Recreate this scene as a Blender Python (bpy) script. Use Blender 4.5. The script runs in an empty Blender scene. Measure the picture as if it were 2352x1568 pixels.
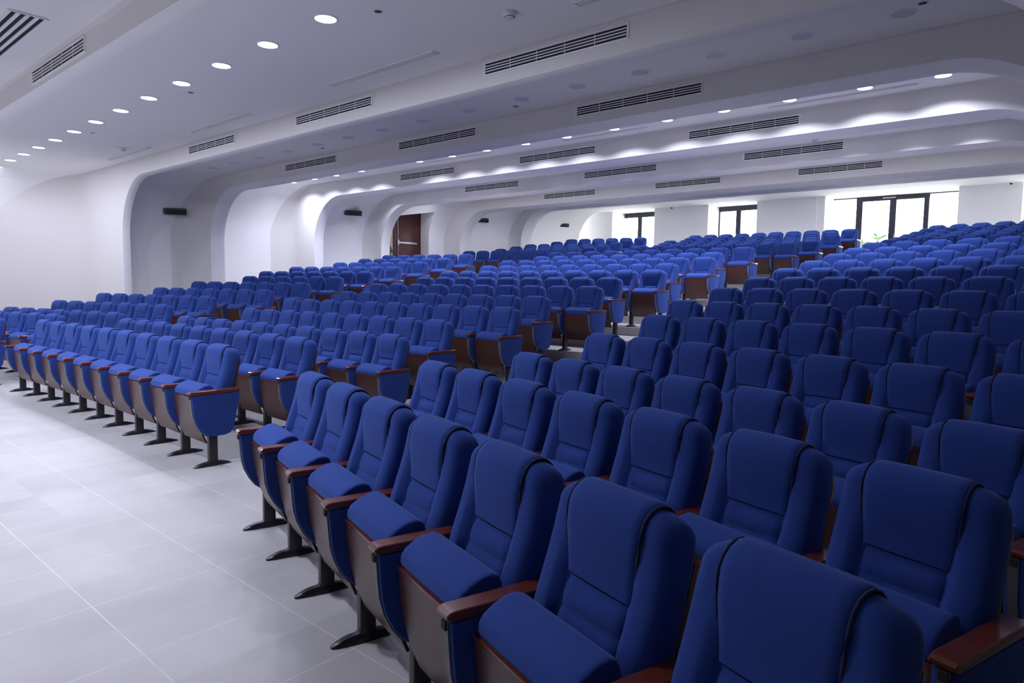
import bpy, bmesh, math
from math import sin, cos, pi, radians, sqrt
from mathutils import Vector, Matrix

C = bpy.context.scene.collection
S = bpy.context.scene

# ------------------------------------------------------------------ camera
CAM = (8.2344, -2.8449, 1.5186); YAW, PITCH, ROLL, FPX = 0.7113, -0.0831, 0.0125, 1541.0
fw = Vector((-sin(YAW) * cos(PITCH), cos(YAW) * cos(PITCH), sin(PITCH)))
rt = Vector((cos(YAW), sin(YAW), 0)); up = rt.cross(fw)
rt2 = cos(ROLL) * rt + sin(ROLL) * up; up2 = -sin(ROLL) * rt + cos(ROLL) * up
cd = bpy.data.cameras.new('camera'); cam = bpy.data.objects.new('camera', cd); C.objects.link(cam)
m = Matrix.Identity(4)
for r in range(3):
    m[r][0] = rt2[r]; m[r][1] = up2[r]; m[r][2] = -fw[r]; m[r][3] = CAM[r]
cam.matrix_world = m
cd.sensor_fit = 'HORIZONTAL'; cd.sensor_width = 36; cd.lens = FPX / 2352 * 36; cd.clip_start = .05; cd.clip_end = 300
S.camera = cam
CP = Vector(CAM)
def depth(p): return (Vector(p) - CP).dot(fw)
def pix(p):
    d = Vector(p) - CP; w = d.dot(fw)
    return 1176 + FPX * d.dot(rt2) / w, 784 - FPX * d.dot(up2) / w

# ------------------------------------------------------------------ materials
def nodes(m): return m.node_tree.nodes, m.node_tree.links
def pmat(name, col, rough=.6, metal=0, **kw):
    m = bpy.data.materials.new(name); m.use_nodes = True
    b = m.node_tree.nodes['Principled BSDF']
    b.inputs['Base Color'].default_value = (*col, 1); b.inputs['Roughness'].default_value = rough; b.inputs['Metallic'].default_value = metal
    for k, v in kw.items(): b.inputs[k].default_value = v
    return m
def noise_col(m, c1, c2, scale, detail=4, bump=0, bscale=None):
    n, l = nodes(m); b = n['Principled BSDF']
    tc = n.new('ShaderNodeTexCoord'); nz = n.new('ShaderNodeTexNoise'); nz.inputs['Scale'].default_value = scale; nz.inputs['Detail'].default_value = detail
    l.new(tc.outputs['Object'], nz.inputs['Vector'])
    mx = n.new('ShaderNodeMix'); mx.data_type = 'RGBA'
    mx.inputs['A'].default_value = (*c1, 1); mx.inputs['B'].default_value = (*c2, 1)
    l.new(nz.outputs['Fac'], mx.inputs['Factor']); l.new(mx.outputs['Result'], b.inputs['Base Color'])
    if bump:
        n2 = n.new('ShaderNodeTexNoise'); n2.inputs['Scale'].default_value = bscale; l.new(tc.outputs['Object'], n2.inputs['Vector'])
        bp = n.new('ShaderNodeBump'); bp.inputs['Strength'].default_value = bump; bp.inputs['Distance'].default_value = .002
        l.new(n2.outputs['Fac'], bp.inputs['Height']); l.new(bp.outputs['Normal'], b.inputs['Normal'])
    return m
FAB = (.025, .058, .265)
fabric = noise_col(pmat('blue_fabric', FAB, .92), (.0215, .050, .220), (.027, .061, .262), 9, 3, .35, 420)
b = fabric.node_tree.nodes['Principled BSDF']; b.inputs['Sheen Weight'].default_value = .25; b.inputs['Sheen Roughness'].default_value = .5
b.inputs['Sheen Tint'].default_value = (.35, .5, 1, 1); b.inputs['Specular IOR Level'].default_value = .1
pipe_m = pmat('navy_piping', (.008, .014, .06), .8)
wood = noise_col(pmat('arm_wood', (.1, .022, .012), .22), (.105, .021, .012), (.15, .033, .016), 14, 5)
wood.node_tree.nodes['Principled BSDF'].inputs['Coat Weight'].default_value = .25
strip_m = pmat('grey_metal', (.13, .13, .14), .5, .2)
black_m = pmat('black_metal', (.012, .012, .015), .38)
# perforated brown board: staggered dark holes
board_m = pmat('perforated_board', (.075, .032, .026), .32)
n, l = nodes(board_m); bs = n['Principled BSDF']
tc = n.new('ShaderNodeTexCoord'); sp = n.new('ShaderNodeSeparateXYZ'); l.new(tc.outputs['Object'], sp.inputs[0])
def mth(op, a, bb=None, cc=None):
    k = n.new('ShaderNodeMath'); k.operation = op
    for i, v in enumerate((a, bb, cc)):
        if v is None: continue
        if isinstance(v, (int, float)): k.inputs[i].default_value = v
        else: l.new(v, k.inputs[i])
    return k.outputs[0]
u = mth('DIVIDE', sp.outputs['X'], .024); v = mth('DIVIDE', sp.outputs['Z'], .03)
row = mth('FLOOR', v); u2 = mth('ADD', u, mth('MULTIPLY', mth('MODULO', row, 2), .5))
du = mth('MULTIPLY', mth('SUBTRACT', mth('FRACT', u2), .5), .024); dv = mth('MULTIPLY', mth('SUBTRACT', mth('FRACT', v), .5), .03)
dist = mth('SQRT', mth('ADD', mth('MULTIPLY', du, du), mth('MULTIPLY', dv, dv)))
hole = mth('LESS_THAN', dist, .0028)
mx = n.new('ShaderNodeMix'); mx.data_type = 'RGBA'; mx.inputs['A'].default_value = (.075, .032, .026, 1); mx.inputs['B'].default_value = (.012, .008, .008, 1)
l.new(hole, mx.inputs['Factor']); l.new(mx.outputs['Result'], bs.inputs['Base Color'])

paint = noise_col(pmat('white_paint', (.90, .895, .89), .75), (.89, .885, .88), (.91, .905, .90), 1.2, 3)
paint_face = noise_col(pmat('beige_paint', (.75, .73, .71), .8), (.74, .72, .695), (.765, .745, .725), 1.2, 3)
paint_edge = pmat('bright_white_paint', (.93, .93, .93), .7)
paint_plain = pmat('white_plaster', (.90, .895, .89), .8)
grille_m = pmat('grille_white', (.82, .82, .82), .5)
dark_m = pmat('duct_dark', (.02, .02, .022), .9)
frame_m = pmat('dark_window_frame', (.018, .022, .04), .4)
door_m = noise_col(pmat('door_wood', (.09, .02, .02), .32), (.075, .017, .017), (.11, .027, .022), 3, 5)
chrome = pmat('brushed_steel', (.6, .6, .62), .3, .8)
speaker_m = pmat('speaker_black', (.015, .015, .018), .5)
speaker_g = pmat('speaker_body', (.07, .065, .06), .5)
def emat(name, col, st):
    m = bpy.data.materials.new(name); m.use_nodes = True; n, l = nodes(m); n.clear()
    e = n.new('ShaderNodeEmission'); e.inputs[0].default_value = (*col, 1); e.inputs[1].default_value = st
    o = n.new('ShaderNodeOutputMaterial'); l.new(e.outputs[0], o.inputs[0]); return m
LAMP = (.79, .81, 1.0)
led = emat('led_diffuser', LAMP, 14.0)
led2 = emat('led_diffuser_row', LAMP, 10.0)
led4 = emat('led_aft_row', LAMP, 10.0)
led3 = emat('led_rear', LAMP, 10.0)
off_led = pmat('unlit_diffuser', (.62, .62, .72), .5)
glass_m = bpy.data.materials.new('window_glass'); glass_m.use_nodes = True
n, l = nodes(glass_m); n.clear(); o = n.new('ShaderNodeOutputMaterial'); mxs = n.new('ShaderNodeMixShader'); tr = n.new('ShaderNodeBsdfTransparent'); gl = n.new('ShaderNodeBsdfGlossy')
gl.inputs['Roughness'].default_value = .02; mxs.inputs[0].default_value = .05; l.new(tr.outputs[0], mxs.inputs[1]); l.new(gl.outputs[0], mxs.inputs[2]); l.new(mxs.outputs[0], o.inputs[0])
# floor tiles 0.6 m with pale grout
floor_m = pmat('floor_tiles', (.3, .29, .29), .42); n, l = nodes(floor_m); bs = n['Principled BSDF']
tc = n.new('ShaderNodeTexCoord'); sp = n.new('ShaderNodeSeparateXYZ'); l.new(tc.outputs['Object'], sp.inputs[0])
gx = mth('ADD', mth('DIVIDE', mth('SUBTRACT', sp.outputs['X'], 5.39), .6), 100.5); gy = mth('ADD', mth('DIVIDE', mth('SUBTRACT', sp.outputs['Y'], -1.23), .6), 100.5)
ex = mth('ABSOLUTE', mth('SUBTRACT', mth('FRACT', gx), .5)); ey = mth('ABSOLUTE', mth('SUBTRACT', mth('FRACT', gy), .5))
gm = mth('LESS_THAN', mth('MINIMUM', ex, ey), .0042)
comb = n.new('ShaderNodeCombineXYZ'); l.new(mth('FLOOR', gx), comb.inputs[0]); l.new(mth('FLOOR', gy), comb.inputs[1])
wn = n.new('ShaderNodeTexWhiteNoise'); l.new(comb.outputs[0], wn.inputs['Vector'])
nz = n.new('ShaderNodeTexNoise'); nz.inputs['Scale'].default_value = 1.7; nz.inputs['Detail'].default_value = 6; l.new(tc.outputs['Object'], nz.inputs['Vector'])
nz2 = n.new('ShaderNodeTexNoise'); nz2.inputs['Scale'].default_value = 9; nz2.inputs['Detail'].default_value = 3; l.new(tc.outputs['Object'], nz2.inputs['Vector'])
val = mth('ADD', mth('MULTIPLY', wn.outputs[0], .05), mth('ADD', mth('MULTIPLY', nz.outputs[0], .16), .235))
cv = n.new('ShaderNodeCombineColor'); l.new(mth('MULTIPLY', val, 1.03), cv.inputs[0]); l.new(val, cv.inputs[1]); l.new(mth('MULTIPLY', val, .99), cv.inputs[2])
mx = n.new('ShaderNodeMix'); mx.data_type = 'RGBA'; l.new(cv.outputs[0], mx.inputs['A']); mx.inputs['B'].default_value = (.60, .59, .59, 1)
l.new(mth('MULTIPLY', gm, mth('ADD', mth('MULTIPLY', nz2.outputs[0], 1.3), -.12)), mx.inputs['Factor']); l.new(mx.outputs['Result'], bs.inputs['Base Color'])
stone_m = noise_col(pmat('terrace_stone', (.6, .6, .6), .8), (.55, .55, .55), (.65, .65, .64), 3)
leaf_m = noise_col(pmat('palm_leaf', (.12, .22, .08), .6), (.10, .2, .07), (.16, .26, .1), 5)
corr_m = pmat('corridor_paint', (.62, .62, .56), .8)
skin_m = pmat('skin_brown', (.12, .055, .035), .6); shirt_m = pmat('teal_shirt', (.16, .30, .34), .8); trouser_m = pmat('dark_trousers', (.012, .012, .015), .8); hair_m = pmat('black_hair', (.006, .006, .006), .7)
pale_m = pmat('white_plastic', (.75, .75, .76), .4)

# ------------------------------------------------------------------ mesh helpers
def mesh_from(name, verts, faces, mat, parent=None, smooth=None, loc=None):
    me = bpy.data.meshes.new(name); me.from_pydata([tuple(v) for v in verts], [], faces)
    bm = bmesh.new(); bm.from_mesh(me); bmesh.ops.recalc_face_normals(bm, faces=bm.faces); bm.to_mesh(me); bm.free()
    if smooth is not None:
        me.shade_smooth() if hasattr(me, 'shade_smooth') else [setattr(p, 'use_smooth', True) for p in me.polygons]
        if smooth < 180: me.set_sharp_from_angle(angle=radians(smooth))
    for mm in (mat if isinstance(mat, (list, tuple)) else [mat]): me.materials.append(mm)
    o = bpy.data.objects.new(name, me); C.objects.link(o)
    if parent: o.parent = parent
    if loc: o.location = loc
    return o
class MB:
    def __init__(s): s.v = []; s.f = []
    def add(s, vs, fs):
        k = len(s.v); s.v += [tuple(x) for x in vs]; s.f += [tuple(i + k for i in f) for f in fs]; return s
    def box(s, x0, x1, y0, y1, z0, z1, c=0):
        if c <= 0:
            return s.add([(x0,y0,z0),(x1,y0,z0),(x1,y1,z0),(x0,y1,z0),(x0,y0,z1),(x1,y0,z1),(x1,y1,z1),(x0,y1,z1)],
                         [(0,1,2,3),(4,5,6,7),(0,1,5,4),(1,2,6,5),(2,3,7,6),(3,0,4,7)])
        bm = bmesh.new(); bmesh.ops.create_cube(bm, size=1)
        for v in bm.verts: v.co = ((x0+x1)/2 + v.co.x*(x1-x0), (y0+y1)/2 + v.co.y*(y1-y0), (z0+z1)/2 + v.co.z*(z1-z0))
        bmesh.ops.bevel(bm, geom=list(bm.edges), offset=c, segments=2, affect='EDGES', profile=.6)
        bm.verts.index_update(); vs = [v.co.copy() for v in bm.verts]; fs = [[v.index for v in f.verts] for f in bm.faces]; bm.free()
        return s.add(vs, fs)
    def loft(s, rings, closed=False, cap=False):
        nr = len(rings); nn = len(rings[0]); vs = [p for r in rings for p in r]; fs = []
        for i in range(nr - 1):
            for j in range(nn if closed else nn - 1):
                k = (j + 1) % nn; fs.append((i*nn + j, i*nn + k, (i+1)*nn + k, (i+1)*nn + j))
        if cap: fs.append(tuple(range(nn))[::-1]); fs.append(tuple((nr-1)*nn + j for j in range(nn)))
        return s.add(vs, fs)
    def tube(s, pts, r, n=8, cap=True):
        pts = [Vector(p) for p in pts]; rings = []
        for i, p in enumerate(pts):
            t = (pts[min(i+1, len(pts)-1)] - pts[max(i-1, 0)]).normalized()
            a = t.cross(Vector((0, 0, 1))); a = t.cross(Vector((1, 0, 0))) if a.length < .1 else a; a.normalize(); bb = t.cross(a)
            rr = r[i] if isinstance(r, (list, tuple)) else r
            rings.append([p + rr*(cos(2*pi*k/n)*a + sin(2*pi*k/n)*bb) for k in range(n)])
        return s.loft(rings, True, cap)
    def disc(s, cx, cy, z, r, n=24, h=0.0, r2=None):
        r2 = r if r2 is None else r2
        return s.loft([[(cx + r*cos(2*pi*k/n), cy + r*sin(2*pi*k/n), z) for k in range(n)], [(cx + r2*cos(2*pi*k/n), cy + r2*sin(2*pi*k/n), z + h) for k in range(n)]], True, True)
    def build(s, name, mat, parent=None, smooth=None, loc=None): return mesh_from(name, s.v, s.f, mat, parent, smooth, loc)
def struct(o): o['kind'] = 'structure'; return o
def empty(name, loc=(0,0,0), rz=0): 
    o = bpy.data.objects.new(name, None); o.empty_display_size = .1; o.location = loc; o.rotation_euler = (0, 0, rz); C.objects.link(o); return o
def tag(o, label, cat, group=None):
    o['label'] = label; o['category'] = cat
    if group: o['group'] = group
    return o
def copy_tree(o, parent=None):
    c = o.copy(); C.objects.link(c); c.parent = parent
    for ch in KIDS.get(o.name, []): copy_tree(ch, c)
    return c
KIDS = {}
def index_kids(root):
    KIDS[root.name] = list(root.children)
    for ch in root.children: index_kids(ch)
ORD = 'first second third fourth fifth sixth seventh eighth ninth tenth eleventh twelfth thirteenth fourteenth fifteenth sixteenth seventeenth eighteenth nineteenth'.split()

# ------------------------------------------------------------------ seating plan
Y0 = 66.532
RR = [66.532, 67.461, 68.416, 69.343, 70.261, 71.242, 72.171, 73.141, 74.095, 75.061, 76.057, 77.01, 77.96, 81.471, 82.427, 83.363, 84.246, 85.162, 86.088]
ZZ = [0, 0, 0, .118, .264, .396, .547, .695, .839, .984, 1.135, 1.276, 1.426, 1.72, 1.834, 1.967, 2.094, 2.235, 2.386]
TR = [.257, .25421, .25152, .24926, .24661, .2392, .23727, .23462, .23201, .22997, .22763, .22548, .22348, .2074, .20514, .2029, .2012, .1998, .1985]
TL = [-.1835, -.18714, -.1871, -.18826, -.18853, -.18154, -.18081, -.18046, -.17993, -.17921, -.17828, -.17742, -.17634, -.15532, -.1541, -.1533, -.1522, -.1517, -.1499]
NL = [2, 5, 7, 7, 7, 7, 7, 6, 7, 7, 6, 6, 6, 8, 7, 7, 7, 6, 6]
OR = (-12.167, 1.640); OL = (8.215, .792)
SC, SR, SL = .560, .536, .570
def centre_off(blk): return {'C': (0, 0), 'R': OR, 'L': OL}[blk]
seats = []     # block, row, index, x, y, z, theta, scale, last
for i in range(19):
    R = RR[i]; n_ = 10 if i % 2 == 0 else 9
    for j in range(n_):
        th = ((n_ - 1)/2 - j)*SC/R; seats.append(['C', i, j, R*sin(th), R*cos(th) - Y0, ZZ[i], th, SC/.56, j == 0])
    for j in range(8 if i > 5 else 7):
        th = TR[i] + j*SR/R; seats.append(['R', i, j, R*sin(th) + OR[0], R*cos(th) + OR[1] - Y0, ZZ[i], th, SR/.56, j == (7 if i > 5 else 6)])
    for j in range(NL[i]):
        th = TL[i] - j*SL/R; seats.append(['L', i, j, R*sin(th) + OL[0], R*cos(th) + OL[1] - Y0, ZZ[i], th, SL/.56, j == 0])
def keep(s):
    px, py = pix((s[3], s[4], s[5] + .6)); return -70 < px < 2420 and s[3] < 8.28
seats = [s for s in seats if keep(s)]
seats.sort(key=lambda s: (s[1] >= 13, depth((s[3], s[4], s[5] + .5))))

# ------------------------------------------------------------------ the seat
def lerp_tab(tab, z):
    for (a, va), (b_, vb) in zip(tab, tab[1:]):
        if z <= b_: 
            t = max(0, (z - a)/(b_ - a)); return va + (vb - va)*t
    return tab[-1][1]
YF = [(.33, -.205), (.48, -.205), (.60, -.186), (.68, -.158), (.76, -.130), (.83, -.110), (.90, -.097)]
YR = [(.33, -.085), (.60, -.052), (.76, -.015), (.84, .008), (.90, .022)]
HW = [(.33, .225), (.50, .240), (.62, .246), (.78, .247), (.86, .244), (.90, .238)]
ZT = .895
def ring(yf, yr, hw, z, nx=12, rec=0.0, dense=True):
    rcf = min(.05, (yr - yf)*.45, hw*.5); rcr = min(.03, (yr - yf)*.4)
    pts = []
    for k in range(nx + 1):                                   # front, from -x to +x
        x = -hw + rcf + (2*hw - 2*rcf)*k/nx
        q = max(0., min(1., (.158 - abs(x))/.034)); q = q*q*(3 - 2*q)
        pts.append((x, yf + rec*q, z))
    for k in range(1, 4): a = -pi/2 + k*pi/8; pts.append((hw - rcf + rcf*cos(a), yf + rcf + rcf*sin(a), z))
    pts.append((hw, yf + rcf, z)); pts.append((hw, (yf + rcf + yr - rcr)/2, z)); pts.append((hw, yr - rcr, z))
    pts.append((hw - rcr*.3, yr - rcr*.3, z)); pts.append((hw - rcr, yr, z))
    pts.append((0, yr, z)); pts.append((-hw + rcr, yr, z)); pts.append((-hw + rcr*.3, yr - rcr*.3, z)); pts.append((-hw, yr - rcr, z))
    pts.append((-hw, (yf + rcf + yr - rcr)/2, z)); pts.append((-hw, yf + rcf, z))
    for k in range(1, 4): a = pi + k*pi/8; pts.append((-hw + rcf + rcf*cos(a), yf + rcf + rcf*sin(a), z))
    return pts
def recess(z):
    t = max(0., min(1., (.88 - z)/.17)); return .038*t*t*(3 - 2*t)
def prof(z):
    if z <= ZT: return lerp_tab(YF, z), lerp_tab(YR, z), lerp_tab(HW, z)
def back_rings(nx, zs, nd):
    rs = []
    for z in zs:
        yf, yr, hw = prof(z); rs.append(ring(yf, yr, hw, z, nx, recess(z)))
    yf, yr, hw = prof(ZT); ym = (yf + yr)/2; ht = (yr - yf)/2; H = .070
    for k in range(1, nd + 1):
        a = k/nd*pi/2*.97
        rs.append(ring(ym - ht*cos(a)**.9, ym + ht*cos(a)**.9, hw - .105*(1 - cos(a))**1.1, ZT + H*sin(a), nx))
    return rs
def mk_back(nx=20, zs=(.33, .36, .42, .48, .54, .6, .65, .69, .73, .76, .79, .82, .85, .875, ZT), nd=6): 
    b_ = MB(); b_.loft(back_rings(nx, zs, nd), True, True); return b_
def pad_path(z0=.715, zr=.80, na=9, step=5):
    P = []
    for k in range(step + 1):
        z = z0 + (ZT - z0)*k/step; yf, yr, hw = prof(z); P.append((yf + recess(z), z))
    yf, yr, hw = prof(ZT); ym = (yf + yr)/2; ht = (yr - yf)/2
    for k in range(1, na): a = pi*k/na; P.append((ym - ht*cos(a), ZT + .070*sin(a)))
    for k in range(3): z = ZT + (zr - ZT)*k/2; P.append((prof(z)[1], z))
    return P
def padw(i, step=5): return .91 + .09*min(1, i/step)
def offs(P, d):
    out = []
    for i, (y, z) in enumerate(P):
        a = P[max(0, i-1)]; c = P[min(len(P)-1, i+1)]; ty, tz = c[0]-a[0], c[1]-a[1]; L = sqrt(ty*ty + tz*tz)
        out.append((y - tz/L*d, z + ty/L*d))
    return out
def mk_pad(na=9, step=5):
    P = pad_path(na=na, step=step); b_ = MB(); rings = []
    sec = [(-.147, -.012), (-.150, .006), (-.144, .013), (-.12, .0155), (-.06, .017), (0, .0175), (.06, .017), (.12, .0155), (.144, .013), (.150, .006), (.147, -.012)]
    offsets = {d: offs(P, d) for d in {s_[1] for s_ in sec}}
    for i in range(len(P)):
        sh = .4 if i == 0 else 1
        wx = padw(i); rings.append([(x*wx, *offsets[d][i]) if i else (x*wx*.985, offsets[d][i][0] + (.004 if d > .01 else 0), offsets[d][i][1] + (.008 if d > 0 else 0)) for x, d in sec])
    b_.loft(rings, False, False)
    b_.f.append(tuple(range(len(sec)))); nlast = (len(P)-1)*len(sec); b_.f.append(tuple(nlast + k for k in range(len(sec))))
    return b_
def mk_piping():
    P = offs(pad_path(na=9, step=5), .007); b_ = MB()
    for sx in (-1, 1): b_.tube([(sx*.154*padw(i), y, z) for i, (y, z) in enumerate(P)], .0042, 6)
    y, z = P[0]; b_.tube([(x, y + .003, z - .002) for x in (-.13, -.07, 0, .07, .13)], .0034, 6)
    return b_
def mk_lumbar():
    b_ = MB(); rows = []; zs = [.36 + .36*k/34 for k in range(35)]
    for z in zs:
        yf = prof(z)[0] + recess(z); ph = ((.712 - z) % .075)/.075; bul = .019*abs(sin(pi*ph))**.5 + .001
        rows.append([(x, yf - (bul*(1 - .35*(abs(x)/.12)**2) if abs(x) < .124 else -.006), z) for x in (-.132, -.122, -.09, -.045, 0, .045, .09, .122, .132)])
    b_.loft(rows); return b_
NOSE = [(-.338, .548), (-.357, .560), (-.364, .582), (-.361, .604), (-.347, .624), (-.315, .645), (-.275, .661), (-.240, .664), (-.216, .653), (-.204, .628), (-.212, .45), (-.24, .30), (-.27, .25), (-.30, .30), (-.33, .50)]
def mk_cushion(full=True):
    b_ = MB(); c0 = (sum(p[0] for p in NOSE)/len(NOSE), sum(p[1] for p in NOSE)/len(NOSE)); rings = []
    for x, s_ in ((-.216, .90), (-.214, .955), (-.206, .99), (-.19, 1), (0, 1.0), (.19, 1), (.206, .99), (.214, .955), (.216, .90)) if full else ((-.215, .95), (.215, .95)):
        rings.append([(x, c0[0] + (y - c0[0])*s_, c0[1] + (z - c0[1])*(s_ if z < .6 else 1 - (1 - s_)*.8)) for y, z in NOSE])
    b_.loft(rings, True, True); return b_
BOARD = [(-.352, .556), (-.345, .46), (-.331, .36), (-.305, .26), (-.272, .178)]
def mk_board():
    b_ = MB(); 
    th = offs(BOARD, -.012); rings = []
    for x in (-.222, .222):
        rings.append([(x, y - .014, z) for y, z in BOARD] + [(x, y, z) for y, z in BOARD[::-1]])
    b_.loft(rings, True, True); return b_
def mk_boardedge():
    b_ = MB(); b_.box(-.222, .222, -.369, -.340, .553, .562, .002); return b_
SIDE = [(-.425, .598), (-.420, .52), (-.413, .44), (-.397, .38), (-.368, .32), (-.338, .283), (-.305, .258), (-.25, .249), (-.16, .249), (-.115, .262), (-.09, .295), (-.06, .42), (-.035, .56), (-.03, .598)]
def mk_side(x):
    b_ = MB(); c0 = (-.23, .42)
    for sgn in (-1, 1):
        x0, x1 = x + sgn*.013, x + sgn*.034
        rings = []
        for xx, s_ in ((x0, 1.0), (x + sgn*.027, 1.0), (x1 - sgn*.002, .985), (x1, .94)): rings.append([(xx, c0[0] + (y - c0[0])*s_, c0[1] + (z - c0[1])*(s_ if z < .59 else 1)) for y, z in SIDE])
        b_.loft(rings, True, True)
    return b_
def mk_strip(x):
    b_ = MB(); rings = []
    for xx in (x - .0165, x + .0165): rings.append([(xx, y - (.006 if y < -.24 else 0), z - (.003 if y > -.24 else .004 if z < .3 else 0)) for y, z in SIDE])
    b_.loft(rings, True, True); return b_
def mk_arm(x): 
    b_ = MB(); pts = [(-.432, .604), (-.441, .613), (-.440, .622), (-.428, .630), (-.412, .632), (-.05, .632), (-.034, .629), (-.028, .620), (-.03, .603), (-.42, .603)]
    rings = []
    for xx, ins in ((x - .036, .005), (x - .035, .002), (x - .031, 0), (x + .031, 0), (x + .035, .002), (x + .036, .005)): rings.append([(xx, y + (ins if y < -.3 else -ins), z - (ins if z > .62 else -ins*.5)) for y, z in pts])
    b_.loft(rings, True, True); return b_
def mk_slot(x): return MB().box(x - .012, x + .012, -.436, -.42, .572, .596)
def mk_post(x): return MB().box(x - .024, x + .024, -.292, -.222, .03, .275, .006)
def mk_foot(x):
    b_ = MB(); st = [(-.415, .008, .005), (-.408, .016, .010), (-.39, .021, .018), (-.365, .024, .027), (-.335, .026, .033), (-.30, .027, .036), (-.29, .030, .044), (-.225, .030, .044), (-.215, .027, .036), (-.18, .025, .030), (-.145, .021, .020), (-.118, .015, .011), (-.105, .008, .005)]
    b_.loft([[(x - w, y, 0), (x - w, y, h*.5), (x - w*.6, y, h), (x + w*.6, y, h), (x + w, y, h*.5), (x + w, y, 0)] for y, w, h in st], True, True); return b_
def mk_backpanel():
    b_ = MB(); rings = []
    for z in (.35, .45, .6, .76, .84, .90, .925):
        y = prof(min(z, ZT))[1] + (0.002 if z <= ZT else -.006); w = .236 if z < .88 else .21 if z < .91 else .17; rings.append([(-w, y - .006, z), (w, y - .006, z), (w, y + .008, z), (-w, y + .008, z)])
    b_.loft(rings, True, True); return b_
def standard(x, par, full=True):
    a = mk_arm(x).build('armrest', wood, par, 24)
    s_ = mk_side(x).build('side_panel', fabric, par, 40)
    st = mk_strip(x).build('front_strip', strip_m, par, 30)
    if full: mk_slot(x).build('socket', dark_m, st)
    p_ = mk_post(x).build('pedestal', black_m, par, 30)
    mk_foot(x).build('foot', black_m, p_, 40)
def mk_seat(last_sides=()):
    r = empty('auditorium_seat')
    bk = mk_back().build('backrest', fabric, r, 50)
    mk_pad().build('headrest_pad', fabric, bk, 45)
    mk_piping().build('piping', pipe_m, bk, 60)
    mk_lumbar().build('lumbar_pad', fabric, bk, 60)
    mk_backpanel().build('back_panel', wood, r, 30)
    mk_cushion().build('seat_cushion', fabric, r, 50)
    bd = mk_board().build('seat_board', board_m, r, 30)
    mk_boardedge().build('board_edge', wood, bd, 30)
    standard(-.28, r)
    for x in last_sides: standard(x, r)
    index_kids(r); return r
proto = {False: mk_seat(), True: mk_seat((.28,))}
used = set()
def seat_label(s):
    bl, i, j = s[0], s[1], s[2]
    where = {'C': 'from the aisle away from the door', 'R': 'from the aisle', 'L': 'from the aisle'}[bl]
    blk = {'C': 'centre block', 'R': 'block opposite the door', 'L': 'door-side block'}[bl]
    if bl == 'C': return f'blue tip-up seat, {ORD[j]} {where}, {ORD[i]} row, {blk}'
    return f'blue tip-up seat, {ORD[j]} {where}, {ORD[i]} row of the {blk}'
NMAX = 300
for s in seats[:NMAX]:
    k = s[8]
    if k not in used: o = proto[k]; used.add(k)
    else: o = copy_tree(proto[k])
    o.location = (s[3], s[4], s[5]); o.rotation_euler = (0, 0, -s[6]); o.scale = (s[7], 1, 1)
    blk = {'C': 'centre block', 'R': 'block opposite the door', 'L': 'door-side block'}[s[0]]
    tag(o, seat_label(s), 'seat', f'blue auditorium seats in the {blk}')
# farther seats: one object
far = seats[NMAX:]
parts = [(mk_back(14, (.33, .48, .6, .68, .73, .78, .83, .87, ZT), 4), 0), (mk_pad(6, 5), 0), (mk_cushion(False), 0), (mk_board(), 1)]
stdp = lambda x: [(mk_arm(x), 2), (mk_side(x), 0), (mk_strip(x), 3), (mk_post(x), 4)]
base = parts + stdp(-.28); extra = stdp(.28); pip = MB()
for sx in (-1, 1): pip.tube([(sx*.155, y, z) for y, z in offs(pad_path(na=6, step=5), .006)], .0048, 4)
base.append((pip, 5))
V, Fc, MI = [], [], []
for s in far:
    ct, sn = cos(-s[6]), sin(-s[6])
    for mb, mi in base + (extra if s[8] else []):
        k = len(V)
        for x, y, z in mb.v:
            x *= s[7]; V.append((s[3] + ct*x - sn*y, s[4] + sn*x + ct*y, s[5] + z))
        Fc += [tuple(q + k for q in f) for f in mb.f]; MI += [mi]*len(mb.f)
if far:
    fo = mesh_from('distant_seats', V, Fc, [fabric, board_m, wood, strip_m, black_m, pipe_m], None, 45)
    fo.data.polygons.foreach_set('material_index', MI); fo['kind'] = 'stuff'
    tag(fo, 'mass of blue seats filling the upper rows behind the cross aisle', 'seats')

# ------------------------------------------------------------------ floor with tiers
XW0, XW1 = -12.6, 9.7
def yarc(R, x):
    def circ(o): 
        q = R*R - (x - o[0])**2; return o[1] + sqrt(max(q, 0)) - Y0
    c = circ((0, 0)); e = circ(OR) if x > 0 else circ(OL); a = abs(x)
    t = max(0, min(1, (a - 2.9)/1.5)); t = t*t*(3 - 2*t)
    return c*(1 - t) + e*t
xs = [XW0 + (XW1 - XW0)*k/48 for k in range(49)]
edges = []   # (list of y, z after)
for i in range(3, 13): edges.append((RR[i] - .50, ZZ[i]))
edges.append((RR[13] - .95, 1.573)); edges.append((RR[13] - .50, ZZ[13]))
for i in range(14, 19): edges.append((RR[i] - .50, ZZ[i]))
fl = MB(); rows = [[(x, -9.0, 0) for x in xs]]; zc = 0
for R, z in edges:
    ys = [yarc(R, x) for x in xs]
    rows.append([(x, y, zc) for x, y in zip(xs, ys)]); rows.append([(x, y, z) for x, y in zip(xs, ys)]); zc = z
rows.append([(x, 24.6, zc) for x in xs])
fl.loft(rows); struct(fl.build('floor', floor_m))

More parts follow.
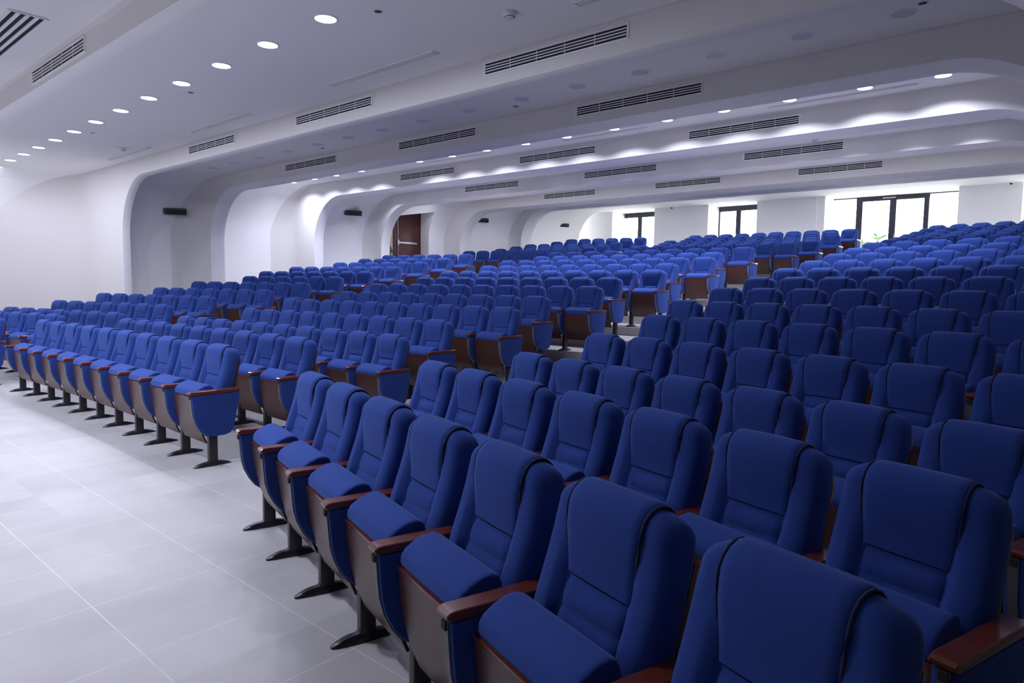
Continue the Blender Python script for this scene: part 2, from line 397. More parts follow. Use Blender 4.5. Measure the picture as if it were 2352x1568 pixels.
# ------------------------------------------------------------------ vaulted shell: bays and ribs
NA = 12
def arch(xl, xr, zt, r, y, zl=-.05, zr=-.05, yf=None):
    P = []; f = (lambda t: y) if yf is None else yf
    P += [(xl, zl), (xl, max(zl, .9)), (xl, zt - r)]
    for k in range(1, NA + 1): a = pi - k/NA*pi/2; P.append((xl + r + r*cos(a), zt - r + r*sin(a)))
    for k in range(1, 12): P.append((xl + r + (xr - xl - 2*r)*k/12, zt))
    for k in range(NA + 1): a = pi/2 - k/NA*pi/2; P.append((xr - r + r*cos(a), zt - r + r*sin(a)))
    P += [(xr, max(zr, .9)), (xr, zr)]
    n_ = len(P); w = []
    for i in range(n_):
        w.append(1.0 if i <= 2 or i >= n_ - 3 else 0.0 if 3 + NA <= i < n_ - 3 - NA else (1 - (i - 2)/NA if i < 3 + NA else 1 - (n_ - 3 - i)/NA))
    return [(x, y, z) for x, z in P], w
PX0 = -8.75
ribs = [  # y, xl, xr, z soffit, width, fillet wall
    (-.34, PX0 - .05, 8.185, 3.80, .18), (3.09, PX0, 8.2, 3.84, .15), (5.13, PX0, 8.2, 3.80, .33), (8.13, PX0, 8.2, 3.92, .26),
    (10.52, PX0, 8.2, 3.92, .30), (13.98, PX0, 8.2, 4.08, .40), (17.31, PX0, 8.2, 4.44, .55)]
bays = [  # xl, xr, z, r : bay in front of rib k ; last behind rib 6
    (-12.2, 9.6, 4.05, 1.2), (-12.2, 9.3, 4.17, 1.0), (-9.3, 8.9, 4.12, 1.3), (-10.1, 8.9, 4.31, 1.3), (-9.25, 8.8, 4.25, 1.3), (-9.2, 8.8, 4.42, 1.3), (-9.1, 8.7, 4.62, 1.3), (-8.95, 8.6, 4.75, 1.35)]
FIL = [.5, 1.7, .75, .6, .35, .35, .35]
DROP = [.05, .028, .05, .05, .045, .06, .06]; DEPTH = [.10, .07, .16, .16, .15, .2, .25]
YEND, YB = 21.45, 22.25
nP = len(arch(0, 5, 4, 1, 0)[0]); iL = 3 + NA//2; iR = nP - iL
def blend(A, B_, t): return [tuple(a + (b_ - a)*t for a, b_ in zip(p, q)) for p, q in zip(A, B_)]
shell = {'wall_left': MB(), 'ceiling': MB(), 'wall_right': MB()}
def add_shell(ra, rb, skip_left=False):
    if not skip_left: shell['wall_left'].loft([ra[:iL+1], rb[:iL+1]])
    shell['ceiling'].loft([ra[iL:iR], rb[iL:iR]]); shell['wall_right'].loft([ra[iR-1:], rb[iR-1:]])
door_bay = None
for k in range(8):
    xl, xr, zt, r = bays[k]
    y_a = -9.0 if k == 0 else ribs[k-1][0] + ribs[k-1][4]
    y_b = ribs[k][0] if k < 7 else YEND
    A, w = arch(xl, xr, zt, r, 0)
    if k < 7:
        fv = [max(.05, FIL[k]*ww) if i < nP/2 else max(.05, .3*ww) for i, ww in enumerate(w)]
    else: fv = [0]*nP
    ra = [(x, y_a, z) for x, _, z in A]; rb = [(x, y_b - f, z) for (x, _, z), f in zip(A, fv)]
    if k == 5: door_bay = (A, y_a, [y_b - f for f in fv])
    add_shell(ra, rb, k == 5)
    if k < 7:
        Y, pl, pr, zs, wd = ribs[k]
        P, _ = arch(pl, pr, zs, 1.25, Y)
        t_ = MB(); rings = []
        for q in range(7):                               # cove from the bay surface into the front face
            an = q/6*pi/2; rg = []
            for (x, y, z), (px_, py_, pz_), f in zip(A, P, fv):
                D = sqrt((px_ - x)**2 + (pz_ - z)**2) or 1e-6; sft = min(.8, f*.8/D)*(1 - cos(an))
                rg.append((x + (px_ - x)*sft, Y - f + f*sin(an), z + (pz_ - z)*sft))
            rings.append(rg)
        bv = .012
        inn = [(px_, Y, pz_) for px_, py_, pz_ in P]
        rings.append(inn)
        cx = (pl + pr)/2
        def inset(d, yy): return [(px_ + (d if px_ < cx - 3 else -d if px_ > cx + 3 else 0), yy, pz_ - (d if pz_ > zs - 1.3 and abs(px_ - cx) < (pr - pl)/2 - .05 else 0)) for px_, py_, pz_ in P]
        dn = DROP[k]; dy = DEPTH[k]
        Pi, _ = arch(pl + dn, pr - dn, zs - dn, 1.25, Y + dy); rings.append(Pi)
        Pj, _ = arch(pl + dn, pr - dn, zs - dn, 1.25, Y + wd); rings.append(Pj)
        B2, _ = arch(*bays[k+1], 0); rings.append([(x, Y + wd, z) for x, _, z in B2])
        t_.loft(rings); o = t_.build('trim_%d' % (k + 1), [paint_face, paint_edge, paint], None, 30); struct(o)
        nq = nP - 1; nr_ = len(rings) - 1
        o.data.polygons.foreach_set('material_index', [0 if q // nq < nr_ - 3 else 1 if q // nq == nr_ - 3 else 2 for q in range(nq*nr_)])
# bay with the door opening cut in its coved wall
A, ya0, yb0 = door_bay
AL = A[:iL+1]; YA, YBd = 10.95, 12.92; ZLa, ZLb = 3.66, 3.98; ZFL = 1.45
def cut(zl):
    for (p, q) in zip(AL, AL[1:]):
        if p[2] <= zl <= q[2]: t = (zl - p[2])/(q[2] - p[2]); return p[0] + (q[0] - p[0])*t
    return AL[-1][0]
def resample(pts, n_):
    L = [0]
    for p, q in zip(pts, pts[1:]): L.append(L[-1] + sqrt((p[0]-q[0])**2 + (p[1]-q[1])**2))
    out = []
    for k in range(n_ + 1):
        s_ = L[-1]*k/n_; i = 0
        while i < len(L) - 2 and L[i+1] < s_: i += 1
        t = (s_ - L[i])/max(1e-9, L[i+1] - L[i]); out.append((pts[i][0] + (pts[i+1][0] - pts[i][0])*t, pts[i][1] + (pts[i+1][1] - pts[i][1])*t))
    return out
wl = shell['wall_left']
wl.loft([[(x, ya0, z) for x, _, z in AL], [(x, YA, z) for x, _, z in AL]])
wl.loft([[(x, YBd, z) for x, _, z in AL], [(x, y, z) for (x, _, z), y in zip(AL, yb0)]])
def above(zl): return resample([(cut(zl), zl)] + [(x, z) for x, _, z in AL if z > zl + .01], 10)
wl.loft([[(x, YA, z) for x, z in above(ZLa)], [(x, YBd, z) for x, z in above(ZLb)]])
XD = -9.66
for y, zl in ((YA, ZLa), (YBd, ZLb)):
    pts = [(x, z) for x, _, z in AL if z < zl - .01] + [(cut(zl), zl)]
    pts = [(x, max(z, ZFL - .1)) for x, z in pts]
    wl.loft([[(x, y, z) for x, z in pts], [(XD - .05, y, z) for x, z in pts]])
wl.loft([[(cut(ZLa), YA, ZLa), (cut(ZLb), YBd, ZLb)], [(XD - .05, YA, ZLa), (XD - .05, YBd, ZLb)]])
for nm, mb in shell.items():
    if nm == 'wall_right':
        mb.box(9.6, 9.7, -9, -.3, 0, 4)
    struct(mb.build(nm, paint, None, 30))
# back bay: return wall, ceiling, back wall piers
bk = MB()
bk.add([(-12, YEND + .1, 4.76), (10.2, YEND - .02, 4.76), (10.2, 24.6, 4.76), (-12, 24.6, 4.76), (-12, YEND, 4.9), (10.2, YEND, 4.9), (10.2, 24.6, 4.9), (-12, 24.6, 4.9)], [(0,1,2,3),(4,5,6,7),(0,1,5,4),(1,2,6,5),(2,3,7,6),(3,0,4,7)])
A7, _ = arch(*bays[7], 0)
ow = [(x, YEND, z) for x, _, z in A7]
half = len(ow)//2
ret = MB()
oR = [(min(max(x*1.25, -12), 10.2), YEND, 4.80 if 2 < i < len(ow) - 3 else z) for i, (x, y, z) in enumerate(ow)]
ret.loft([ow, oR]); ret.loft([oR, [(x, y + .1, z) for x, y, z in oR]])
struct(ret.build('trim_8', paint, None, 30))
struct(bk.build('trim_9', paint_plain))
ZB = 2.386; WY = 23.3
wb = MB()
piers = [(-10.6, -7.74), (-5.70, -3.35), (-1.43, .96), (4.88, 6.48)]
for a, b_ in piers: wb.box(a, b_, YB, WY + .25, ZB - .6, 4.8)
wb.box(-.90, .71, YB - .06, YB + .01, ZB - .3, 4.77)      # shallow raised panel on the middle pier
wb.box(8.6, 10.2, YB, WY + .25, ZB - .6, 4.8)
struct(wb.build('wall_back', paint_plain))
wf = MB().box(XW0, XW1, -9.1, -9.0, -.1, 4.4); struct(wf.build('wall_front', paint_plain))

# ------------------------------------------------------------------ windows (double leaf, dark frames)
def window(n_, x0, x1, stiles, rail, top=4.76, thin=False):
    w = struct(empty('window_%d' % n_, ((x0 + x1)/2, WY, ZB))); ox = (x0 + x1)/2
    fr = MB()
    for a, b_ in stiles: fr.box(a - ox, b_ - ox, -.04, .04, 0, top - ZB)
    if not thin: fr.box(x0 - ox, x1 - ox, -.042, .042, top - rail - ZB, top - ZB); fr.box(x0 - ox, x1 - ox, -.042, .042, 0, .14)
    fr.build('window_frame', frame_m, w, 30)
    xs_ = [x0] + [q for s_ in stiles for q in s_] + [x1]
    MB().box(x0 - ox + .01, x1 - ox - .01, -.006, .006, .02, top - ZB - .02).build('window_glass', glass_m, w)
    return w
window(1, -8.03, -5.69, [(-8.03, -7.79), (-7.06, -6.87), (-5.95, -5.69)], .20)
window(2, -3.49, -1.42, [(-3.49, -3.30), (-2.64, -2.45), (-1.65, -1.42)], .19)
w3 = window(3, .79, 4.89, [(.79, .82), (1.72, 1.92), (2.77, 2.97), (3.79, 3.94), (4.86, 4.89)], .03, thin=True)
ox = (.79 + 4.89)/2
hd = MB().box(1.72 - ox, 3.94 - ox, -.044, .044, 4.60 - ZB, 4.76 - ZB); hd.box(.79 - ox, 4.89 - ox, -.03, .03, 4.725 - ZB, 4.765 - ZB); hd.box(1.72 - ox, 3.94 - ox, -.042, .042, 0, .14)
hd.build('head_rail', frame_m, w3, 30)
hn = MB().box(2.90 - ox, 2.955 - ox, -.10, -.044, .55, 1.05, .01); hn.tube([(2.93 - ox, -.06, .62), (2.93 - ox, -.12, .62), (2.93 - ox, -.12, .98), (2.93 - ox, -.06, .98)], .014, 8)
hn.build('pull_handle', black_m, w3, 30)
cl = MB().box(2.55 - ox, 2.95 - ox, -.09, -.044, 4.66 - ZB, 4.70 - ZB, .005); cl.build('door_closer', chrome, w3, 30)
window(4, 6.40, 8.6, [(6.40, 6.62), (7.4, 7.6), (8.4, 8.6)], .20)

# terrace and planting outside
struct(MB().box(-30, 40, 23.9, 60, 2.05, 2.3).build('terrain', stone_m))
rail = empty('balcony_rail', (2.8, 27.5, 2.3)); tag(rail, 'thin pale balcony rail outside the glass double door', 'railing')
MB().tube([(-9, 0, 1.05), (9, 0, 1.05)], .022, 8).build('top_rail', pale_m, rail, 60)
for k in range(4): MB().tube([(-8.5 + k*5.6, 0, 0), (-8.5 + k*5.6, 0, 1.05)], .02, 8).build('post', pale_m, rail, 60)
import random
def palm(x, y, h, label, seed):
    random.seed(seed); p = empty('palm_plant', (x, y, 2.3)); tag(p, label, 'plant', 'palms beyond the glass door')
    MB().tube([(0, 0, 0), (.02, 0, h*.4), (0, .02, h*.75)], [.07, .06, .045], 8).build('trunk', pmat('palm_trunk', (.2, .15, .1), .9), p, 60)
    f = MB()
    for k in range(18):
        a = k*2.4; L = .45 + .2*random.random(); ri = .5 + .5*random.random()
        pts = [Vector((cos(a)*L*t, sin(a)*L*t, h*.75 + ri*L*(t*1.5 - 1.1*t*t))) for t in (0, .25, .5, .75, 1)]
        sd = Vector((-sin(a), cos(a), 0))
        f.loft([[q - sd*w_, q + sd*w_*.0 + Vector((0, 0, .02)), q + sd*w_] for q, w_ in zip(pts, (.012, .045, .05, .035, .005))])
    f.build('fronds', leaf_m, p, 60)
palm(1.85, 26.0, 1.45, 'taller pale green palm seen through the glass double door', 3)
palm(1.46, 25.4, 1.15, 'shorter palm beside the dark stile of the glass double door', 5)

# ------------------------------------------------------------------ door in the side wall, corridor, person
d1 = struct(empty('door_1', (XD, 12.37, ZFL)))
leaf = MB().box(-.03, .03, -.555, .535, .02, 2.62, .004).build('door_leaf', door_m, d1, 30)
MB().box(.03, .085, -.43, .36, 1.43, 1.50, .008).build('push_bar', chrome, leaf, 30)
MB().tube([(.055, -.47, .05), (.055, -.47, 2.6)], .013, 8).build('latch_rod', chrome, leaf, 60)
MB().box(.03, .09, -.50, -.44, 1.36, 1.56, .008).build('latch_case', chrome, leaf, 30)
fr = MB().box(-.06, .045, .535, .60, 0, 2.72); fr.box(-.06, .045, -.60, -.555, 0, 2.62); fr.box(-.06, .045, -1.45, .60, 2.62, 2.75); fr.build('door_frame', door_m, d1, 30)
co = MB()
co.box(-13.4, -9.7, 14.3, 14.4, ZFL - .1, 4.4); co.box(-13.4, -9.7, 9.3, 9.4, ZFL - .1, 4.4); co.box(-13.5, -13.4, 9.3, 14.4, ZFL - .1, 4.4)
co.box(-13.5, -9.72, 9.3, 14.4, 4.3, 4.4); co.box(-9.76, -9.71, 12.95, 14.4, ZFL - .1, 4.4)
struct(co.build('wall_corridor', corr_m))
struct(MB().box(-13.5, -8.6, 9.3, 14.4, ZFL - .12, ZFL).build('floor_corridor', floor_m))
cl = empty('corridor_fill_light', (-11.6, 12.4, 4.29)); tag(cl, 'unseen ceiling light added to light the corridor behind the open door', 'ceiling light')  # lamp added out of view to light the corridor walls
MB().disc(0, 0, -.02, .16, 24, .02).build('diffuser', emat('corridor_fill', (1, .97, .86), 9), cl)
# person: one continuous skinned body
def person(loc, rz):
    p = empty('person', loc, rz); tag(p, 'person in teal top raising a hand, seen through the open door', 'person')
    J = [((0,0,.95),.13),((0,0,1.12),.125),((0,0,1.32),.14),((0,0,1.45),.075),((0,.01,1.52),.052),((0,.015,1.60),.085),((0,.01,1.70),.085),
         ((.09,0,.90),.085),((.10,.01,.50),.062),((.10,-.01,.10),.042),((.10,.13,.04),.036),
         ((-.09,0,.90),.085),((-.10,.01,.50),.062),((-.10,-.01,.10),.042),((-.10,.13,.04),.036),
         ((.19,0,1.40),.058),((.24,.02,1.14),.044),((.24,.12,.93),.033),((.24,.15,.85),.03),
         ((-.19,0,1.40),.058),((-.26,.10,1.18),.044),((-.20,.30,1.36),.033),((-.19,.34,1.44),.03)]
    E = [(0,1),(1,2),(2,3),(3,4),(4,5),(5,6),(0,7),(7,8),(8,9),(9,10),(0,11),(11,12),(12,13),(13,14),(2,15),(15,16),(16,17),(17,18),(2,19),(19,20),(20,21),(21,22)]
    for hx, base_, dirs in ((18, (.24,.15,.85), (0, .25, -1)), (22, (-.19,.34,1.44), (0, .35, 1))):
        for q in range(4):
            k = len(J); off = (q - 1.5)*.016
            J.append(((base_[0] + off, base_[1] + dirs[1]*.035, base_[2] + dirs[2]*.05), .009)); J.append(((base_[0] + off*1.2, base_[1] + dirs[1]*.09, base_[2] + dirs[2]*(.085 + (.01 if q in (1, 2) else 0))), .008)); E += [(hx, k), (k, k+1)]
        k = len(J); sg = 1 if hx == 22 else -1
        J.append(((base_[0] + sg*.04, base_[1] + .02, base_[2] + dirs[2]*.02), .01)); J.append(((base_[0] + sg*.055, base_[1] + .035, base_[2] + dirs[2]*.05), .008)); E += [(hx, k), (k, k+1)]
    me = bpy.data.meshes.new('body'); me.from_pydata([j[0] for j in J], E, []); ob = bpy.data.objects.new('body', me); C.objects.link(ob); ob.parent = p
    sk = ob.modifiers.new('s', 'SKIN'); 
    for v_, j in zip(me.skin_vertices[0].data, J): v_.radius = (j[1], j[1]*.85)
    me.skin_vertices[0].data[0].use_root = True
    sb = ob.modifiers.new('d', 'SUBSURF'); sb.levels = 1; sb.render_levels = 1
    # cloth and skin by height and reach, in object space
    mt = pmat('clothed_skin', (.1, .05, .03), .8); n, l = nodes(mt); bs = n['Principled BSDF']
    tcn = n.new('ShaderNodeTexCoord'); spn = n.new('ShaderNodeSeparateXYZ'); l.new(tcn.outputs['Object'], spn.inputs[0])
    rp = n.new('ShaderNodeValToRGB'); rp.color_ramp.interpolation = 'CONSTANT'
    e_ = rp.color_ramp.elements; e_[0].position = 0; e_[0].color = (.012, .012, .016, 1); e_[1].position = .475; e_[1].color = (.16, .30, .34, 1)
    e3 = e_.new(.745); e3.color = (.10, .045, .03, 1)
    mm = n.new('ShaderNodeMath'); mm.operation = 'MULTIPLY'; mm.inputs[1].default_value = .5; l.new(spn.outputs['Z'], mm.inputs[0]); l.new(mm.outputs[0], rp.inputs[0]); l.new(rp.outputs[0], bs.inputs['Base Color'])
    me.materials.append(mt)
    h = MB(); h.loft([[(r_*cos(2*pi*k/12), .005 + r_*1.05*sin(2*pi*k/12) - .01, z) for k in range(12)] for r_, z in ((.088, 1.64), (.096, 1.69), (.092, 1.74), (.07, 1.785), (.03, 1.80))], True, True)
    h.build('hair', hair_m, p, 60)
    return p
person((-10.92, 12.52, ZFL), radians(-60))

# ------------------------------------------------------------------ fittings
POWER = {'led_diffuser': 25, 'led_diffuser_row': 29, 'led_aft_row': 17, 'led_rear': 25, 'fill_front': 50}; SPREAD = {'led_diffuser_row': 140, 'led_aft_row': 124, 'fill_front': 125}
def downlight(x, y, z, lit, mat_, r=.10):
    o = empty('downlight', (x, y, z))
    rg = MB(); n_ = 28
    rg.loft([[(q*cos(2*pi*k/n_), q*sin(2*pi*k/n_), h) for k in range(n_)] for q, h in ((r*1.22, .002), (r*1.2, -.006), (r*1.02, -.008), (r, -.002))], True)
    rg.build('trim_ring', grille_m, o, 60)
    MB().disc(0, 0, -.006, r*1.0, n_, .004).build('diffuser', mat_, o, 30)
    if lit:
        ld = bpy.data.lights.new('downlight_lamp', 'AREA'); ld.shape = 'DISK'; ld.size = r*1.9; ld.energy = POWER[mat_.name]; ld.color = LAMP; ld.spread = radians(SPREAD.get(mat_.name, 180))
        lo = bpy.data.objects.new('downlight_lamp', ld); C.objects.link(lo); lo.parent = o; lo.location = (0, 0, -.02)
    index_kids(o); return o
row0 = [2.35, 1.23, .13, -1.0, -2.1, -3.2, -4.33, -5.45, -6.55, -7.65, -8.75, -9.85, -11.0]
rows_l = []
def light_row(xs_, ys_, z, mat_, lit, name, grp, r=.10):
    pr = None
    for k, (x, y) in enumerate(zip(xs_, ys_)):
        if pr is None: o = pr = downlight(x, y, z, lit, mat_, r)
        else: o = copy_tree(pr); o.location = (x, y, z)
        tag(o, name % ORD[k] , 'ceiling light', grp)
zc0 = 4.17
light_row([8.23 + (x - 8.23)*1.022 for x in row0], [1.2 - .02*(k - 4) * 0 + .015*k for k in range(13)], zc0 - .001, led, True, 'lit round downlight, %s from the camera end of the row nearest the stage', 'lit downlights over the front aisle', .105)
light_row([3.48], [1.2], zc0 - .001, led, True, 'lit round downlight above the frame, %s beyond the visible front row', 'front downlights out of view', .105)
x1 = [6.712, 5.799, 4.867, 3.903, 2.972, 2.017, 1.003, -.03, -1.048, -2.028, -2.99, -4.05, -5.15, -6.243, -7.212]
light_row(x1, [4.5]*15, 4.119, off_led, False, 'unlit round downlight, %s from the wall opposite the door, second ceiling bay', 'unlit downlights in the second bay', .10)
x2 = [6.62, 5.72, 4.73, 3.75, 2.78, 1.77, .75, -.23, -1.27, -2.27, -3.31, -4.37, -5.43, -6.48, -7.45, -8.45, -9.4]
k2 = (4.31 - 1.5186)/(4.25 - 1.5186)
x2 = [8.2344 + (x - 8.2344)*k2 for x in x2]; y2 = [7.52 + .02*max(0, 3 - k) for k in range(17)]
x2 = x2[:11] + x2[12:]; y2 = y2[:11] + y2[12:]
light_row(x2, y2, 4.309, led2, True, 'lit round downlight, %s from the wall opposite the door, third ceiling bay', 'lit downlights in the third bay', .095)
x3 = [6.68, 5.85, 4.93, 4.01, 3.09, 2.16, 1.26, .29, -.63, -1.56, -3.51, -4.46, -5.41, -6.4, -7.43, -8.3]; y3 = [10.1, 10.05, 10.02, 9.94, 9.87, 9.8, 9.74, 9.69, 9.66, 9.61, 9.6, 9.61, 9.6, 9.62, 9.63, 9.65]
k3 = (4.25 - 1.5186)/(4.18 - 1.5186)
light_row([8.2344 + (x - 8.2344)*k3 for x in x3], [9.96 + .03*max(0, 3 - k) for k in range(16)], 4.249, led4, True, 'lit round downlight, %s from the wall opposite the door, fourth ceiling bay', 'lit downlights in the fourth bay', .095)
for z_, y_, q, nm in ((4.42, 12.3, 0, 'fifth'), (4.62, 16.0, 1, 'sixth'), (4.75, 19.0, 2, 'seventh')):
    light_row([-8.1 + 2*k for k in range(8)], [y_]*8, z_ - .001, led3, True, 'lit round downlight, %s from the door wall, ' + nm + ' ceiling bay', 'lit downlights in the ' + nm + ' bay', .095)
# unseen downlights added to brighten the front seats and floor
light_row([-6.9 + 1.6*k for k in range(8)], [-2.3]*8, 4.049, emat('fill_front', LAMP, 14.0), True, 'unseen fill light added before the first beam, %s from the door wall', 'added fill lights before the first beam', .105)
POWER['stage_fill'] = 32
light_row([-10.5, -8, -5.5, -3, -.5], [-5.5]*5, 4.049, emat('stage_fill', LAMP, 14.0), True, 'unseen fill light added over the stage, %s of its row', 'added stage fill lights', .16)  # more unseen lamps, added for frontal light on beams and ceiling

def grille(x0, x1, y, z0, z1, label):
    o = empty('air_grille', ((x0 + x1)/2, y, z0)); w = x1 - x0; h = z1 - z0; tag(o, label, 'air vent', 'air grilles on the ceiling beams')
    MB().box(-w/2, w/2, -.004, 0, 0, h).build('duct_backing', dark_m, o)
    f = MB(); t = .018
    f.box(-w/2 - t, w/2 + t, -.014, 0, h, h + t); f.box(-w/2 - t, w/2 + t, -.014, 0, -t, 0); f.box(-w/2 - t, -w/2, -.014, 0, 0, h); f.box(w/2, w/2 + t, -.014, 0, 0, h)
    f.build('grille_frame', paint, o, 30)
    l_ = MB(); sl_ = h/7
    for k in range(1, 4): l_.box(-w/2, w/2, -.013, -.003, h*k/4 - h*.048, h*k/4 + h*.048)
    for k in range(1, 5): l_.box(-w/2 + w*k/5 - .0035, -w/2 + w*k/5 + .0035, -.008, -.003, 0, h)
    l_.build('louvre', grille_m, o, 30)
BE = ['first', 'second', 'third', 'fourth', 'fifth', 'sixth']
gz = {1: (3.985, 4.105), 2: (3.93, 4.045), 3: (4.085, 4.205), 4: (4.075, 4.20), 5: (4.24, 4.37)}
gx_ = {1: [(2.66, 4.58), (-1.40, .50), (-5.20, -3.39)], 2: [(2.53, 4.41), (-1.37, .54), (-5.17, -3.31)], 3: [(2.77, 4.61), (-1.07, .83), (-4.93, -3.03)], 4: [(2.79, 4.62), (-1.07, .83), (-5.06, -3.13)], 5: [(2.72, 4.52), (-1.10, .77), (-5.0, -3.09)]}
PLC = ['farthest from the door wall', 'in the middle', 'nearest the door wall']
for k in gx_:
    for q, (a, b_) in enumerate(gx_[k]): grille(a, b_, ribs[k][0], *gz[k], 'white air grille %s, %s ceiling beam with three grilles' % (PLC[q], BE[k-1]))
grille(-1.58, .23, ribs[0][0], 3.87, 4.0, 'white louvred air grille on the front ceiling beam nearest the stage')

def diffuser(x0, x1, y, z, label, wd=.11, m_=dark_m):
    o = empty('slot_diffuser', ((x0 + x1)/2, y, z)); w = (x1 - x0)/2; tag(o, label, 'air vent', 'ceiling slot diffusers')
    MB().box(-w, w, -wd/2, wd/2, -.004, 0).build('duct_backing', dark_m, o)
    l_ = MB()
    for k in range(5): l_.box(-w - .01, w + .01, -wd/2 + wd*(k/4) - wd*.055, -wd/2 + wd*(k/4) + wd*.055, -.014, -.002)
    l_.box(-w - .02, -w, -wd/2, wd/2, -.014, -.002); l_.box(w, w + .02, -wd/2, wd/2, -.014, -.002)
    l_.build('blades', paint, o, 30)
for a, b_, y, nm in ((.35, 2.36, 2.56, 'long slot diffuser in the front ceiling bay, second from the wall opposite the door'), (-4.05, -2.02, 2.63, 'long slot diffuser in the front ceiling bay, second from the door wall'), (-8.3, -6.15, 2.72, 'long slot diffuser in the front ceiling bay, nearest the door wall'), (4.4, 6.4, 2.5, 'long slot diffuser in the front ceiling bay, nearest the wall opposite the door')):
    diffuser(a, b_, y, 4.17, nm)
for a, b_, y, nm in ((4.28, 6.25, 7.78, 'thin ceiling slot behind the third bay downlights, farthest from the door wall'), (.36, 2.14, 7.75, 'thin ceiling slot behind the third bay downlights, middle of three'), (-3.71, -1.58, 7.74, 'thin ceiling slot behind the third bay downlights, nearest the door wall')):
    diffuser(a, b_, y, 4.31, nm, .05)
diffuser(-3.4, .35, -.85, 4.05, 'wide slot grille in the stage ceiling before the first beam', .3)

def smoke(x, y, z, label, r=.055, plate=False):
    o = empty('smoke_detector', (x, y, z)); tag(o, label, 'smoke detector', 'smoke detectors')
    b_ = MB(); n_ = 20
    prof_ = [(r*.95, 0), (r, -.02), (r*.8, -.035), (r*.7, -.05), (r*.55, -.062), (.002, -.064)]
    b_.loft([[(q*cos(2*pi*k/n_), q*sin(2*pi*k/n_), h) for k in range(n_)] for q, h in prof_], True, True); b_.build('body', pale_m, o, 40)
    MB().disc(0, 0, -.052, r*.72, n_, .006).build('sensor_band', dark_m, o, 40)
    if plate: MB().disc(0, 0, -.006, .17, 28, .006).build('base_plate', pale_m, o, 40)
smoke(3.76, 2.25, 4.17, 'white smoke detector on the front ceiling bay beside the second slot diffuser', .075)
smoke(-6.7, 2.43, 4.17, 'white smoke detector on a round plate near the door wall, front ceiling bay', .06, True)
smoke(4.2, 10.27, 4.25, 'white smoke detector among the fourth bay downlights', .055)
def ceilring(x, y, z, label, r=.05):
    o = empty('sprinkler_head', (x, y, z)); tag(o, label, 'sprinkler', 'ceiling sprinkler heads')
    n_ = 18; b_ = MB(); b_.loft([[(q*cos(2*pi*k/n_), q*sin(2*pi*k/n_), h) for k in range(n_)] for q, h in ((r, 0), (r, -.006), (r*.75, -.007), (r*.7, 0))], True); b_.build('escutcheon', pale_m, o, 40)
    MB().disc(0, 0, -.003, r*.7, n_, .002).build('recess', dark_m, o); MB().tube([(0, 0, 0), (0, 0, -.02)], .008, 8).build('nozzle', chrome, o, 40)
for x, y, z, lb in ((2.78, 1.42, 4.17, 'small dark sprinkler head right beside the nearest big downlight'), (-1.55, 1.52, 4.17, 'small dark sprinkler head beside the fourth big downlight'), (-5.6, 1.55, 4.17, 'small dark sprinkler head beside the eighth big downlight'),
                    (6.9, 4.35, 4.12, 'small dark sprinkler head beside the unlit downlight nearest the wall opposite the door'), (1.7, 4.75, 4.12, 'small dark sprinkler head in the middle of the unlit ceiling bay'), (-3.2, 4.75, 4.12, 'small dark sprinkler head in the unlit ceiling bay towards the door wall')):
    ceilring(x, y, z, lb)

def speaker(x, y, z, rz, label, L=.56, tilt=0):
    o = empty('wall_speaker', (x, y, z), 0); tag(o, label, 'loudspeaker', 'column speakers on the door wall')
    R_ = Matrix.Rotation(rz, 4, 'Z') @ Matrix.Rotation(tilt, 4, 'Y')
    def put(b_): b_.v = [tuple(R_ @ Vector(v_) + Vector((.16, 0, 0))) for v_ in b_.v]; return b_
    put(MB().box(-.085, .07, -L/2, L/2, -.075, .075, .012)).build('cabinet', speaker_g, o, 30)
    put(MB().box(.07, .082, -L/2 + .05, L/2 - .015, -.058, .058, .004)).build('grille_cloth', speaker_m, o, 30)
    put(MB().tube([(0, -L/2 - .02, 0), (0, -L/2 + .02, 0)], .07, 14)).build('end_cap', speaker_g, o, 40)
    b2 = MB().box(.0, .025, -.05, .05, -.06, .06); b2.box(.0, .10, -.02, .02, -.02, .02); b2.build('bracket', black_m, o, 30)
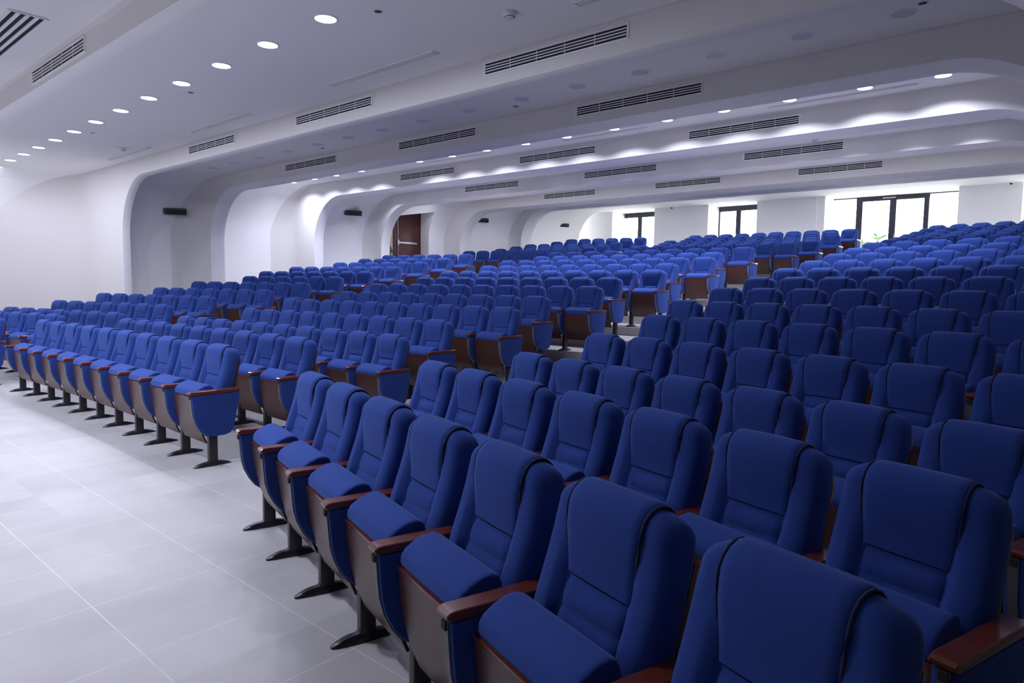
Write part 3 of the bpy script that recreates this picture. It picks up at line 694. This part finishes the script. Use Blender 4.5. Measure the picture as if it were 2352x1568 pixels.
for x, y, z, L, lb in ((-12.2, 1.02, 2.99, .6, 'black wall speaker at the front end of the door wall'), (-9.3, 4.45, 3.25, .5, 'black wall speaker in the unlit bay of the door wall'), (-9.1, 9.62, 3.66, .5, 'black wall speaker just before the open door'), (-9.1, 15.3, 3.90, .5, 'black tilted wall speaker beyond the open door'), (-8.95, 20.1, 4.08, .52, 'black wall speaker nearest the back windows')):
    speaker(x, y, z, radians(-22), lb, L, radians(14))
def dome(x, y, z, label):
    o = empty('security_camera', (x, y, z)); tag(o, label, 'camera', 'dome cameras on the back wall')
    MB().disc(0, 0, -.03, .055, 18, .03).build('base', pale_m, o, 40)
    n_ = 16; MB().loft([[(q*cos(2*pi*k/n_), q*sin(2*pi*k/n_), h) for k in range(n_)] for q, h in ((.042, -.03), (.04, -.05), (.03, -.066), (.012, -.076))], True, True).build('dome_cover', black_m, o, 60)
dome(-4.85, 22.1, 4.76, 'small dark dome camera above the pier between the two narrow windows')
dome(6.2, 22.1, 4.76, 'small dark dome camera above the pier beyond the wide glass door')
def steplight(x, R, z, label):
    y = yarc(R, x); o = empty('step_light', (x, y, z)); tag(o, label, 'step light', 'step lights in the aisle risers')
    b_ = MB(); b_.loft([[(q*cos(2*pi*k/16), h, q*sin(2*pi*k/16)) for k in range(16)] for q, h in ((.045, .0), (.045, -.008), (.03, -.012), (.002, -.004))], True, True); b_.build('housing', black_m, o, 40)
    MB().tube([(-.06, -.006, .02), (-.03, -.012, .045), (0, -.006, .05)], .006, 6).build('cable', black_m, o, 40)

# ------------------------------------------------------------------ daylight and render settings
w = bpy.data.worlds.new('World'); S.world = w; w.use_nodes = True
bg = w.node_tree.nodes['Background']; bg.inputs[0].default_value = (.93, .96, 1, 1); bg.inputs[1].default_value = 13.0
S.view_settings.view_transform = 'Standard'; S.view_settings.look = 'None'; S.view_settings.gamma = 1; S.view_settings.exposure = 0.0
S.cycles.max_bounces = 8; S.cycles.diffuse_bounces = 5; S.cycles.use_denoising = True; S.cycles.sample_clamp_indirect = 8
print(sorted((q[0],q[1]) for q in far))
print('seats', len(seats), 'far', len(far), 'objects', len(bpy.data.objects))
